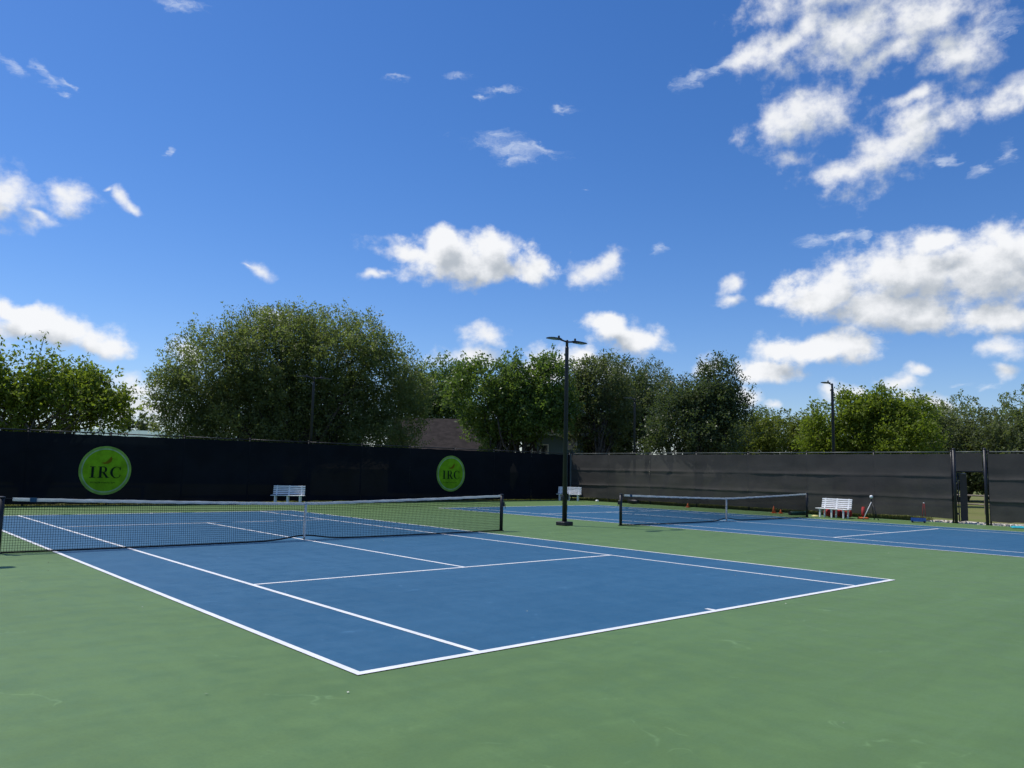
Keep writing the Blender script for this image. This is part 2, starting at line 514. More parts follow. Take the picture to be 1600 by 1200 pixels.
ap = MB()
e1, e2 = east(18.1, -.02), east(-40, -.02)
ring = [(-26, -40), (e2.x, -40), (e1.x, 18.1), (-26, 18.1)]
ap.poly([(x, y, 0.0) for x, y in ring])
for i in range(4):
    a, b_ = ring[i], ring[(i + 1) % 4]
    ap.quad((a[0], a[1], -.06), (b_[0], b_[1], -.06), (b_[0], b_[1], 0), (a[0], a[1], 0))
tag(ap.build('court_apron', M_GREEN), kind='structure')

HL, DW, SW, SV = 11.885, 5.485, 4.115, 6.40


def court(cx, cy):
    root = MB().quad((-DW, -HL, .004), (DW, -HL, .004), (DW, HL, .004), (-DW, HL, .004)).build('tennis_court', M_BLUE)
    root.location = (cx, cy, 0)
    tag(root, kind='structure')
    w = .074

    def line(x0, y0, x1, y1):
        MB().quad((x0, y0, .008), (x1, y0, .008), (x1, y1, .008), (x0, y1, .008)).build('court_line', M_LINE, root)
    for s in (-1, 1):
        line(-DW, min(s * HL, s * (HL - .09)), DW, max(s * HL, s * (HL - .09)))
        line(min(s * DW, s * (DW - w)), -HL + .09, max(s * DW, s * (DW - w)), HL - .09)
        line(min(s * SW, s * (SW - w)), -HL + .09, max(s * SW, s * (SW - w)), HL - .09)
        line(-SW + w, s * SV - w / 2, SW - w, s * SV + w / 2)
        line(-w / 2, min(s * (HL - .09), s * (HL - .22)), w / 2, max(s * (HL - .09), s * (HL - .22)))
    line(-w / 2, -SV + w / 2, w / 2, SV - w / 2)
    return root


court(0, 0)
C2 = (18.145, -.096)
court(*C2)

pv = MB()
e = [east(-4.9, .02), east(-14.5, .02)]
pts = []
for i in range(15):
    y = -3.7 - i * .76
    pts.append((east(y, 2.5 + .35 * math.sin(i * 1.7) + .2 * math.sin(i * 4.1)).x, y, -.018))
pv.poly([(east(-3.7, .02).x, -3.7, -.018), (e[0].x, -14.4, -.018)] + pts[::-1])
tag(pv.build('path', M_CONC), kind='structure')

# ------------------------------------------------------------------ tennis nets


def net_top(u):
    k = abs(u) / 6.4
    return .914 + .156 * (k ** 1.25)


def net_bot(u):
    return .018 + .09 * math.exp(-(u / .55) ** 2)


def net_y(u, k):
    """belly of the net towards the near side; k = 0 at the hem, 1 at the band"""
    s = (1 - math.exp(-(u / 1.1) ** 2)) * (1 - (abs(u) / 6.4) ** 4)
    return -(.15 * (1 - k) ** 1.3 + .03 * math.sin(math.pi * k)) * s


def make_net(label, loc):
    t = thing('tennis_net', label, 'tennis net', (loc[0], loc[1], 0), 0, 'tennis nets on the two courts')
    for s in (-1, 1):
        p = MB().tube([(s * 6.4, 0, 0), (s * 6.4, 0, 1.07)], .052, 14).build('post', M_BLACK, t, True)
        MB().tube([(s * 6.4, 0, 1.065), (s * 6.4, 0, 1.085), (s * 6.4, 0, 1.095)], [.06, .06, .03], 14).build('cap', M_BLACK, p)
        MB().box((s * 6.4 - .03 + s * .065, -.05, .72), (s * 6.4 + .03 + s * .065, .05, .86), None, .01).build('winder', M_BLACK, p)
        MB().tube([(s * 6.4 + s * .09, 0, .79), (s * 6.4 + s * .15, 0, .79), (s * 6.4 + s * .15, 0, .66)], .009, 6).build('crank', M_BLACK, p)
        MB().tube([(s * 6.4, 0, .004), (s * 6.4, 0, .018)], .085, 14).build('collar', M_BLACK, p)
    # netting: square cord mesh
    V = []
    th = .0026

    def cord(a, b):
        a, b = np.array(a), np.array(b)
        dr = b - a
        for off in ((th, th), (th, -th)):
            if abs(dr[2]) > abs(dr[0]):
                o = np.array([off[0], off[1], 0])
            else:
                o = np.array([0, off[1], off[0]])
            V.append([a - o, a + o, b + o, b - o])
    nu = 282
    us = np.linspace(-6.34, 6.34, nu)
    for u in us:
        ks = [0, .2, .4, .7, .97]
        P = [(u, net_y(u, k), net_bot(u) + (net_top(u) - net_bot(u)) * k) for k in ks]
        for i in range(4):
            cord(P[i], P[i + 1])
    rows = 21
    seg = np.linspace(-6.34, 6.34, 65)
    klist = [(j + .5) / rows for j in range(rows)] + [.78, .83, .88, .91, .935, .955]
    for k in klist:
        P = [(u, net_y(u, k), net_bot(u) + (net_top(u) - net_bot(u)) * k) for u in seg]
        for i in range(64):
            cord(P[i], P[i + 1])
    nt = quads_mesh('netting', np.array(V), M_NET, t)
    nt['kind'] = 'stuff'
    # hem rope
    P = [(u, net_y(u, 0), net_bot(u)) for u in np.linspace(-6.34, 6.34, 97)]
    MB().tube(P, .017, 6).build('hem', M_NET, t, True)
    # white band folded over the cable
    rings = []
    for u in np.linspace(-6.22, 6.34, 120):
        z = net_top(u) + .003 * math.sin(u * 9) + .002 * math.sin(u * 23)
        y = .003 * math.sin(u * 13)
        rings.append([(u, y - .011, z - .066), (u, y - .013, z - .02), (u, y - .006, z), (u, y + .006, z), (u, y + .013, z - .02), (u, y + .011, z - .066)])
    MB().loft(rings).build('headband', M_TAPE, t)
    MB().tube([(-6.4, 0, 1.05), (-6.2, 0, net_top(6.2) - .012)], .006, 6).build('cable', M_BLACK, t)
    r = [(y, z) for y, z in ((-.02, -.076), (-.02, .006), (.02, .006), (.02, -.076))]
    MB().loft([[(u, y, net_top(u) + z) for y, z in r] for u in (-5.93, -5.81)]).build('band_patch', M_PATCH, t)
    # centre strap
    MB().box((-.026, -.024, .06), (.026, -.017, .915)).box((-.026, .017, .06), (.026, .024, .915)).box((-.026, -.024, .915), (.026, .024, .921)).build('centre_strap', M_TAPE, t)
    MB().box((-.02, -.012, .012), (.02, .012, .075)).build('strap_anchor', M_RAIL, t)
    return t


n1 = make_net('tennis net stretched across the nearer blue court', (0, 0))
n2 = copy_tree(n1)
n2.location = (C2[0], C2[1], 0)
tag(n2, 'tennis net across the farther blue court beside the charcoal fence')

# ------------------------------------------------------------------ fences
FH = 3.0


def wrinkle(x, z, seed):
    return (mnoise.noise(Vector((x * .5, z * 1.6, seed))) * .030 + mnoise.noise(Vector((x * 1.7, z * 5.5, seed + 9))) * .009
            + mnoise.noise(Vector((x * 3.5, z * .8, seed + 19))) * .007)


def fence_run(root, A, B, n, cloth, seed, zb, folds, side):
    """posts, rails and one cloth panel per bay from A to B; the cloth hangs on the 'side' of the posts"""
    A, B = Vector(A), Vector(B)
    dr = (B - A).normalized()
    nr = Vector((-dr.y, dr.x, 0)) * side
    L = (B - A).length
    for i in range(n + 1):
        p = A + dr * (L * i / n)
        post = MB().tube([p + Vector((0, 0, -.05)), p + Vector((0, 0, FH + .02))], .036, 8).build('post', M_BLACK, root, True)
        MB().tube([p + Vector((0, 0, FH + .022)), p + Vector((0, 0, FH + .06)), p + Vector((0, 0, FH + .08))], [.045, .045, .015], 8).build('post_cap', M_BLACK, post, True)
    for i in range(n):
        a = A + dr * (L * i / n)
        b = A + dr * (L * (i + 1) / n)
        MB().tube([a + dr * .037 + Vector((0, 0, FH)), b - dr * .037 + Vector((0, 0, FH))], .024, 8).build('top_rail', M_RAIL if side * 1 and cloth is M_CLOTH_E else M_BLACK, root, True)
        us = np.linspace(0, 1, 15)
        ph = random.random() * 6
        vs = sorted(set(list(np.linspace(0, 1, 25)) + [x for fz in folds for x in ((fz - zb - .05) / 2.8, (fz - zb) / 2.8, (fz - zb - .018) / 2.8, (fz - zb + .05) / 2.8)]))
        rag = [random.uniform(-.02, .02) for _ in us]

        def fn(u, v, a=a, b=b, i=i, ph=ph, rag=rag):
            x = L * (i + u) / n
            sag = .018 + .022 * math.sin(math.pi * u * 3 + ph) ** 2
            top = FH - .055 - sag
            bot = zb + rag[int(round(u * 14))] + .03 * mnoise.noise(Vector((x * .4, seed, 0)))
            z = bot + (top - bot) * v
            off = .055 + wrinkle(x, z, seed) * min(1, 4 * (1 - v) + .15)
            for fz in folds:
                k = (z - fz - .035 * mnoise.noise(Vector((x * .35, fz, seed))))
                amp = .045 * (.35 + .65 * max(0, mnoise.noise(Vector((x * .6, fz * 3, seed + 4))) + .4))
                off += amp * math.exp(-(k / .045) ** 2)
            p = a.lerp(b, u * .998 + .001) + nr * off
            return (p.x, p.y, z)
        grid_mesh('windscreen', fn, list(us), vs, cloth, root)


far = thing('court_fence', 'long fence in shade with dark windscreen and round green emblems', 'fence', (0, 0, 0))
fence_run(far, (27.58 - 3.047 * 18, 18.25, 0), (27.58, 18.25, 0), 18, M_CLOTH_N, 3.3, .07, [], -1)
cpost = MB().tube([(28, 18.25, -.05), (28, 18.25, FH + .03)], .05, 10).build('corner_post', M_BLACK, far, True)
MB().tube([(27.62, 18.25, FH), (27.95, 18.25, FH)], .024, 8).build('top_rail', M_BLACK, far, True)
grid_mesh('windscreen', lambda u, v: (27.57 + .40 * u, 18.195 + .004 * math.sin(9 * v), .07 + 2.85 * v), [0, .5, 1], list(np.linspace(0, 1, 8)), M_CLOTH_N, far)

GY0, GY1 = -5.42, -6.62
eastn = thing('court_fence', 'sunlit charcoal windscreen fence from the shaded corner to the gate', 'fence')
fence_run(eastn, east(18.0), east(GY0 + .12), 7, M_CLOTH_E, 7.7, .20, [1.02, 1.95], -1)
easts = thing('court_fence', 'charcoal windscreen fence to the right of the open gate', 'fence')
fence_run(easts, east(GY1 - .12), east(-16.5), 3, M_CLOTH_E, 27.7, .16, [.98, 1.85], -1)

gate = thing('fence_gate', 'open black gate with a cloth panel over its doorway', 'gate')
for y in (GY0, GY1):
    p = east(y, -.03)
    post = MB().tube([p + Vector((0, 0, -.05)), p + Vector((0, 0, FH + .1))], .065, 12).build('gate_post', M_BLACK, gate, True)
    MB().tube([p + Vector((0, 0, FH + .1)), p + Vector((0, 0, FH + .13)), p + Vector((0, 0, FH + .16))], [.07, .07, .03], 12).build('post_cap', M_BLACK, post, True)
a, b_ = east(GY0 - .09, -.03), east(GY1 + .09, -.03)
MB().tube([a + Vector((0, 0, FH)), b_ + Vector((0, 0, FH))], .024, 8).build('top_rail', M_RAIL, gate, True)
MB().tube([a + Vector((0, 0, 2.18)), b_ + Vector((0, 0, 2.18))], .03, 8).build('transom_rail', M_BLACK, gate, True)
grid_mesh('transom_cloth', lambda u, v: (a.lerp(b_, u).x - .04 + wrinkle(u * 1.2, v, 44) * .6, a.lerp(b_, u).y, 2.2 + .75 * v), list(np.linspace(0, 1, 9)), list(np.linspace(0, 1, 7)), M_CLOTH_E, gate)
hinge = east(GY0 - .09, .03)
tip = Vector((28.08, -5.47, 0))
ld = (tip - hinge).normalized()
leaf = MB()
L_ = 1.06
h0 = hinge + ld * .06
for k in (0.0, L_):
    leaf.tube([h0 + ld * k + Vector((0, 0, .08)), h0 + ld * k + Vector((0, 0, 2.10))], .024, 8)
for z in (.09, 1.1, 2.09):
    leaf.tube([h0 + Vector((0, 0, z)), h0 + ld * L_ + Vector((0, 0, z))], .02, 8)
lf = leaf.build('leaf_frame', M_BLACK, gate, True)
ln_ = Vector((-ld.y, ld.x, 0))
grid_mesh('leaf_cloth', lambda u, v: tuple(h0 + ld * (.10 + (L_ - .10) * u) - ln_ * (.03 + wrinkle(u, v * 2, 61) * .5) + Vector((0, 0, .10 + 1.97 * v))), list(np.linspace(0, 1, 7)), list(np.linspace(0, 1, 12)), M_CLOTH_D, gate)
for z in (.4, 1.75):
    MB().box((-.05, -.02, -.04), (.05, .02, .04), Matrix.Translation(hinge + Vector((-.02, 0, z)))).build('hinge', M_BLACK, gate)
MB().box((-.03, -.015, -.06), (.03, .015, .06), Matrix.Translation(h0 + ld * (L_ + .03) + Vector((0, 0, 1.05)))).build('latch', M_BLACK, gate)

# ------------------------------------------------------------------ round emblems printed on the far windscreen


def emblem_mat(name, col, through=.05):
    return mat(name, col, .8, .14, 2.6, .1, trans=.35, through=through)


M_E1 = emblem_mat('emblem_green', (.30, .62, .022))
M_E2 = emblem_mat('emblem_rim', (.36, .60, .12), .06)
M_E3 = emblem_mat('emblem_ring', (.50, .70, .42), .06)
M_E4 = emblem_mat('emblem_ink', (.008, .022, .022), .08)
M_E5 = emblem_mat('emblem_orange', (.28, .20, .012))


def cloth_y(X, z):
    """front of the far windscreen at that place"""
    return 18.25 - .055 - wrinkle(X - (27.58 - 3.047 * 18), z, 3.3) - .020


def ring_mb(r0, r1, y, n=72, k=1):
    m = MB()
    for j in range(k):
        q0, q1 = r0 + (r1 - r0) * j / k, r0 + (r1 - r0) * (j + 1) / k
        for i in range(n):
            a, c = 2 * math.pi * i / n, 2 * math.pi * (i + 1) / n
            m.quad((q0 * math.cos(a), y, q0 * math.sin(a)), (q1 * math.cos(a), y, q1 * math.sin(a)), (q1 * math.cos(c), y, q1 * math.sin(c)), (q0 * math.cos(c), y, q0 * math.sin(c)))
    return m


def drape(o, x, z):
    """let a flat print follow the folds of the cloth"""
    for v in o.data.vertices:
        v.co.y += cloth_y(x + v.co.x, z + v.co.z) - 18.13


def letter(ch):
    """serif capitals in a unit-high box, as flat strips (x, z)"""
    q = []

    def r(x0, z0, x1, z1):
        q.append([(x0, z0), (x1, z0), (x1, z1), (x0, z1)])

    def arc(cx, cz, rx, rz, a0, a1, w, n=18):
        for i in range(n):
            t0, t1 = a0 + (a1 - a0) * i / n, a0 + (a1 - a0) * (i + 1) / n
            out = []
            for t in (t0, t1):
                ww = w(t)
                out.append(((cx + rx * math.cos(t), cz + rz * math.sin(t)), (cx + (rx - ww) * math.cos(t), cz + (rz - ww * .75) * math.sin(t))))
            q.append([out[0][0], out[1][0], out[1][1], out[0][1]])
    if ch == 'I':
        r(.13, .05, .33, .95)
        r(.0, 0, .46, .05)
        r(.0, .95, .46, 1)
    if ch == 'R':
        r(.10, .05, .29, .95)
        r(-.02, 0, .41, .05)
        r(-.02, .95, .29, 1)
        r(.29, .945, .45, 1)
        r(.29, .475, .45, .525)
        arc(.45, .735, .29, .265, -math.pi / 2, math.pi / 2, lambda t: .055 + .135 * math.cos(t))
        q.append([(.36, .475), (.55, .475), (.87, .05), (.66, .05)])
        r(.64, 0, .97, .05)
    if ch == 'C':
        arc(.50, .5, .50, .515, math.radians(48), math.radians(312), lambda t: .05 + .15 * max(0, -math.cos(t)) ** .8)
        q.append([(.80, .70), (.86, .70), (.86, 1.0), (.82, 1.0)])
        q.append([(.78, .82), (.86, .72), (.86, .9), (.80, .93)])
        q.append([(.83, .30), (.88, .28), (.85, .12), (.79, .10)])
    return q


def emblem(label, x, z):
    t = thing('round_emblem', label, 'emblem', (x, 18.13, z), 0, 'round green emblems on the navy windscreen')
    R0 = 1.02
    ring_mb(0.0001, .86 * R0, 0, k=9).build('disc', M_E1, t)
    ring_mb(.86 * R0, .905 * R0, -.004).build('ring', M_E3, t)
    ring_mb(.905 * R0, R0, 0).build('rim', M_E2, t)
    S = .47
    for ch, x0 in (('I', -.60), ('R', -.28), ('C', .19)):
        m = MB()
        for p in letter(ch):
            m.poly([(x0 + px * S * .98, -.020, -.31 + pz * S) for px, pz in p])
        m.build('letter', M_E4, t)
    # club name in capitals too small to read
    m = MB()
    rr = random.Random(5)
    cx = -.56
    for n_ in (9, 8, 4):
        for i in range(n_):
            w = rr.uniform(.026, .040)
            m.quad((cx, -.020, -.535), (cx + .012, -.020, -.535), (cx + .012, -.020, -.475), (cx, -.020, -.475))
            zz = rr.choice((-.535, -.512, -.487))
            m.quad((cx + .012, -.020, zz), (cx + w, -.020, zz), (cx + w, -.020, zz + .013), (cx + .012, -.020, zz + .013))
            cx += w + .011
        cx += .04
    m.build('small_print', M_E4, t)['kind'] = 'stuff'
    m = MB()
    m.poly([(-.18, -.016, .32), (-.02, -.016, .35), (.10, -.016, .45), (.20, -.016, .60), (.24, -.016, .48), (.20, -.016, .36), (.08, -.016, .28), (-.06, -.016, .27)])
    m.build('swoosh', M_E5, t)
    for ch in t.children:
        drape(ch, x, z)
    return t


emblem('round green IRC emblem at the left end of the shaded windscreen', .02, 1.44)
emblem('round green IRC emblem on the windscreen below the brown roof', 18.22, 1.56)

# ------------------------------------------------------------------ benches


def make_bench(label, loc, rz):
    t = thing('park_bench', label, 'bench', loc, rz, 'white slatted benches')
    L2 = .80
    tilt = Matrix.Translation((0, .24, .44)) @ Matrix.Rotation(math.radians(-12), 4, 'X')
    for i in range(5):
        z = .045 + i * .094
        MB().box((-L2, -.016, z), (L2, .016, z + .066), tilt, .008).build('back_slat', M_WHITE, t)
    for i in range(4):
        y = -.25 + i * .122
        MB().box((-L2 - .03, y, .415), (L2 + .03, y + .108, .447), None, .008).build('seat_slat', M_WHITE, t)
    for x in (-.62, 0, .62):
        MB().box((x - .035, -.20, 0), (x + .035, -.13, .378), None, .006).build('leg', M_WHITE, t)
        m = MB()
        prof = [(.17, 0), (.24, 0), (.29, .44), (.39, .93), (.335, .93), (.225, .44)]
        k = len(m.v)
        m.v += [(x - .03, y, z) for y, z in prof] + [(x + .03, y, z) for y, z in prof]
        n = len(prof)
        m.f += [tuple(k + i for i in range(n)), tuple(k + n + i for i in reversed(range(n)))]
        m.f += [(k + (i + 1) % n, k + i, k + n + i, k + n + (i + 1) % n) for i in range(n)]
        m.build('leg', M_WHITE, t)
        MB().box((x - .032, -.24, .380), (x + .032, .26, .413), None, .005).build('seat_support', M_WHITE, t)
    return t


b1 = make_bench('white slatted bench in shade below the shaded windscreen, half hidden by the near net', (7.80, 17.15, 0), math.radians(-36))
b1.scale = (.93, .93, .93)
b2 = copy_tree(b1)
b2.location = (26.45, 16.75, 0)
b2.rotation_euler = (0, 0, math.radians(-57))
tag(b2, 'white slatted bench behind the tall lamp post near the fence corner')
b3 = copy_tree(b1)
b3.location = (25.50, -.86, 0)
b3.rotation_euler = (0, 0, math.radians(-96))
tag(b3, 'white slatted bench by the charcoal fence, right of the far net post')

# ------------------------------------------------------------------ lamp posts


def head_mb(s):
    """LED flood head reaching out along x"""
    x0, x1 = .26, .92
    m = MB()
    prof = [(x0, .045, .03), (x0 + .10, .10, .05), (x0 + .22, .17, .045), (x1 - .12, .17, .03), (x1 - .03, .13, .02), (x1, .08, .012)]
    rings = []
    for x, hw, h in prof:
        rings.append([(s * x, -hw, -.012), (s * x, hw, -.012), (s * x, hw * .9, h * .6), (s * x, hw * .4, h), (s * x, -hw * .4, h), (s * x, -hw * .9, h * .6)])
    m.loft(rings)
    return m


def make_lamp(label, loc, heads, rz=0.0, base=True, height=6.30, group='black lamp posts around the courts'):
    t = thing('lamp_post', label, 'lamp post', loc, rz, group)
    MB().tube([(0, 0, .0), (0, 0, height - .25), (0, 0, height - .2)], [.085, .064, .06], 14).build('pole', M_BLACK, t, True)
    MB().tube([(0, 0, height - .2), (0, 0, height + .03), (0, 0, height + .05)], [.05, .05, .02], 12).build('tenon', M_BLACK, t, True)
    for s in heads:
        arm = MB().tube([(s * .03, 0, height - .02), (s * .30, 0, height + .015)], .03, 8).build('arm', M_BLACK, t, True)
        h = head_mb(s).build('lamp_head', M_BLACK, t)
        h.location = (0, 0, height + .02)
        MB().box((min(s * .50, s * .86), -.13, -.019), (max(s * .50, s * .86), .13, -.0135)).build('lens', M_LENS, h)
        MB().tube([(s * .40, 0, .04), (s * .40, 0, .12), (s * .40, 0, .13)], [.035, .035, .02], 8).build('photocell', M_BLACK, h)
    if base:
        MB().box((-.21, -.21, 0), (.21, .21, .13), None, .015).build('base_block', M_BLACK, t)
        MB().box((.07, -.07, .85), (.13, .07, 1.06), None, .006).build('switch_box', M_BLACK, t)
        MB().box((-.13, -.05, .87), (-.07, .05, 1.0), None, .006).build('switch_box', M_BLACK, t)
        MB().box((.06, -.035, .50), (.10, .035, .68), None, .006).build('conduit_box', M_BLACK, t)
    return t


make_lamp('tall black lamp post with two flat heads standing between the courts', (9.98, .87, 0), (-1, 1))
make_lamp('black lamp post with one flat head behind the charcoal fence', tuple(east(.02, .12)), (-1,))
make_lamp('dark twin-headed lamp post in front of the broad oak crown', (9.6, 18.62, 0), (-1, 1), base=False)
make_lamp('thin dark lamp post in front of the trees behind the charcoal fence', tuple(east(12.8, .25)), (-1,), base=False)
make_lamp('lamp post left of the near net whose shadow reaches the court edge', (-8.85, .76, 0), (-1, 1))

# ------------------------------------------------------------------ vectorised noise for crowns and clouds
_G = np.random.default_rng(99).random((48, 48, 48))


def vnoise(P):
    i = np.floor(P).astype(int)
    f = P - i
    f = f * f * (3 - 2 * f)
    r = 0
    for dx in (0, 1):
        wx = f[:, 0] if dx else 1 - f[:, 0]
        for dy in (0, 1):
            wy = f[:, 1] if dy else 1 - f[:, 1]
            for dz in (0, 1):
                wz = f[:, 2] if dz else 1 - f[:, 2]
                r = r + wx * wy * wz * _G[(i[:, 0] + dx) % 48, (i[:, 1] + dy) % 48, (i[:, 2] + dz) % 48]
    return r


def fbm(P, octaves=4, rough=.55, billow=False):
    a, s, t = 1.0, 0.0, 0.0
    for k in range(octaves):
        n = vnoise(P * 2.03 ** k + 7.3 * k)
        s = s + a * (1 - np.abs(2 * n - 1) if billow else n)
        t += a
        a *= rough
    return s / t


def unit(n, r):
    v = r.normal(size=(n, 3))
    return v / np.linalg.norm(v, axis=1)[:, None]


# ------------------------------------------------------------------ trees


def tubes_mesh(name, segs, m, parent, n=5):
    """segs: list of (points, radii) polylines joined into one woody mesh"""
    mb = MB()
    for pts, rad in segs:
        mb.tube(pts, rad, n, cap=False)
    return mb.build(name, m, parent, True)


def curve(a, b, bend, k=6, wob=.0, r=None):
    a, b = Vector(a), Vector(b)
    out = []
    L = (b - a).length
    for i in range(k + 1):
        t = i / k
        p = a.lerp(b, t) + Vector(bend) * (4 * t * (1 - t))
        if wob and 0 < i < k:
            p += Vector((r.normal(), r.normal(), r.normal())) * wob * L
        out.append(p)
    return out


def make_tree(name, label, trunk_px, dist, lobes, leaves, lsize, lmat, bark, seed, trunk_r=.28, fork=1.6, stems=1, limbs=26, spray=.9,
              gap=.42, leaf_ar=.5, droop=.0, spread=.22, group='trees beyond the fences', twigs=0, depth=.75, fit=.88):
    """lobes: (px, py, rx, ry) outlines of the crown masses seen in the photograph, set at the tree's own distance"""
    r = np.random.default_rng(seed)
    base = at(trunk_px, 760, dist)
    base = np.array([base[0], base[1], 0.0])
    ppm = FPX / dist
    vd = np.array([base[0] - CAM[0], base[1] - CAM[1], 0]); vd /= np.linalg.norm(vd)
    sd_ = np.array([vd[1], -vd[0], 0])
    root = thing(name, label, 'tree', tuple(base), 0, group)
    LB = []
    for (px, py, rx, ry) in lobes:
        rx, ry = rx * fit, ry * fit
        off = r.uniform(-.55, .55) * depth * rx / ppm
        c = at(px, py, dist) + vd * off - base
        c = c + 0
        LB.append((c, rx / ppm, ry / ppm, max(rx, ry) / ppm * depth))
    vol = np.array([l[1] * l[2] + l[1] * l[3] for l in LB])
    npl = 26
    nspr = max(30, leaves // npl)
    # spray origins spread over the lobes, thicker towards their surface
    cs, outs = [], []
    for (c, rx, rz, ry), w in zip(LB, vol / vol.sum()):
        k = int(nspr * w * 1.9) + 4
        u = unit(k, r)
        rad = 1 - .55 * r.random(k) ** 1.6
        lump = 1 + .46 * (fbm(u * 2.1 + seed * 1.3, 3) - .5) * 2
        q = u * (rad * lump)[:, None]
        P = c + sd_ * (q[:, 0] * rx)[:, None] + vd * (q[:, 1] * ry)[:, None] + np.array([0, 0, 1]) * (q[:, 2] * rz)[:, None]
        keep = fbm(P * .9 + seed, 3) > gap
        N = sd_ * (u[:, 0] / rx)[:, None] + vd * (u[:, 1] / ry)[:, None] + np.array([0, 0, 1]) * (u[:, 2] / rz)[:, None]
        N /= np.linalg.norm(N, axis=1)[:, None]
        cs.append(P[keep]); outs.append(N[keep])
    cs = np.concatenate(cs); outs = np.concatenate(outs)
    ok = cs[:, 2] > .9
    cs, outs = cs[ok], outs[ok]
    if len(cs) > nspr:
        sel = r.choice(len(cs), nspr, replace=False)
        cs, outs = cs[sel], outs[sel]
    K = len(cs)
    dirs = outs * .8 + r.normal(size=(K, 3)) * .45 + np.array([0, 0, .35 - droop])
    dirs /= np.linalg.norm(dirs, axis=1)[:, None]
    ln = spray * r.uniform(.5, 1.35, K)
    t = r.random((K, npl))
    P = cs[:, None, :] + dirs[:, None, :] * (t * ln[:, None])[:, :, None] + r.normal(size=(K, npl, 3)) * (spread * (1.15 - .75 * t))[:, :, None]
    P[:, :, 2] -= droop * .35 * t ** 2 * ln[:, None]
    P = P.reshape(-1, 3)
    n = len(P)
    D = np.repeat(dirs, npl, 0) * .6 + r.normal(size=(n, 3)) * .7
    D /= np.linalg.norm(D, axis=1)[:, None]
    NR = r.normal(size=(n, 3)) * .8 + np.array([0, 0, .7])
    W = np.cross(D, NR); W /= np.linalg.norm(W, axis=1)[:, None]
    s = lsize * r.uniform(.6, 1.4, n)
    a = P - D * (s * .5)[:, None]; b = P + D * (s * .5)[:, None]
    w = W * (s * .5 * leaf_ar)[:, None]
    mid = P + np.cross(D, W) * (s * .12)[:, None]
    V = np.stack([a, mid + w, b, mid - w], 1)
    quads_mesh('crown', V, lmat, root)['kind'] = 'stuff'
    # wood
    segs = []
    tops = []
    cen = np.mean([l[0] for l in LB], 0)
    for k in range(stems):
        an = 2 * math.pi * k / max(1, stems) + r.uniform(0, 2)
        b0 = Vector((math.cos(an), math.sin(an), 0)) * (.30 * (stems > 1))
        f0 = b0 + Vector((math.cos(an), math.sin(an), 0)) * (.35 + .8 * (stems > 1)) + Vector((0, 0, fork))
        segs.append((curve(b0 + Vector((0, 0, -.1)), f0, (0, 0, .12), 5, .02, r), [trunk_r * x for x in (1.35, 1.0, .92, .88, .84, .78)]))
        tops.append(f0)
    idx = r.choice(K, min(limbs, K), replace=False)
    for j in range(limbs):
        f0 = tops[j % len(tops)]
        tgt = Vector(cs[idx[j % len(idx)]] * .92 + np.array([0, 0, -.1]))
        L = (tgt - f0).length
        pts = curve(f0, tgt, (0, 0, .10 * L), 7, .02, r)
        r0 = trunk_r * r.uniform(.28, .5)
        segs.append((pts, [r0 * (1 - .88 * i / 7) for i in range(8)]))
        for q in range(4):
            st = pts[3 + q % 4]
            dd = np.linalg.norm(cs - np.array(st), axis=1)
            cand = np.argsort(dd)[: max(8, K // 12)]
            e_ = Vector(cs[r.choice(cand)])
            l2 = (e_ - st).length
            segs.append((curve(st, e_, (0, 0, .06 * l2), 4, .03, r), [r0 * .35, r0 * .28, r0 * .2, r0 * .13, r0 * .06]))
    for j in range(twigs):
        i = r.integers(K)
        a_ = Vector(cs[i] - dirs[i] * .9 * ln[i]); e_ = Vector(cs[i] + dirs[i] * ln[i])
        segs.append((curve(a_, e_, (0, 0, .08), 3, .02, r), [.016, .012, .009, .005]))
    tubes_mesh('trunk', segs, bark, root)
    return root


L_OAK = leaf_mat('oak_leaf', (.118, .152, .050), (.215, .250, .095), .54, .5, .45)
L_OAKD = leaf_mat('dark_oak_leaf', (.054, .084, .034), (.120, .150, .066), .45, .45, .42)
L_BROAD = leaf_mat('broad_leaf', (.080, .140, .032), (.175, .235, .062), .52, .5, .4)
L_LIGHT = leaf_mat('spring_leaf', (.115, .165, .022), (.230, .280, .044), .54, .3, .5)
L_YEL = leaf_mat('yellow_green_leaf', (.110, .145, .028), (.210, .235, .056), .50, .25, .55)
L_GREY = leaf_mat('grey_green_leaf', (.095, .122, .052), (.175, .200, .092), .48, .3, .55)

make_tree('pecan_tree', 'light green spring tree with grey branches showing, at the left edge', 52, 45,
          [(12, 592, 58, 52), (88, 618, 62, 46), (138, 630, 44, 42), (-40, 600, 62, 62), (60, 645, 85, 42), (165, 652, 32, 26), (-60, 640, 60, 50), (10, 640, 60, 45)],
          30000, .20, L_LIGHT, M_BARKP, 11, .26, 1.9, 3, 40, 1.0, .49, .5, 0, .24, twigs=220)
make_tree('live_oak', 'broad rounded oak with dense fine foliage above the shaded windscreen', 452, 49.5,
          [(335, 590, 78, 72), (430, 562, 92, 74), (530, 560, 92, 70), (598, 605, 66, 76), (298, 630, 50, 58), (400, 640, 105, 52), (520, 640, 105, 52), (620, 648, 52, 46), (300, 672, 40, 34), (460, 620, 110, 70), (640, 610, 34, 40), (560, 535, 50, 36), (470, 525, 60, 34), (395, 530, 46, 32), (370, 685, 90, 36), (480, 690, 100, 36), (580, 688, 80, 36), (270, 610, 26, 36)],
          215000, .155, L_OAK, M_BARK, 22, .42, 2.0, 3, 60, 1.0, .34, .46, .12, .21, fit=.86)
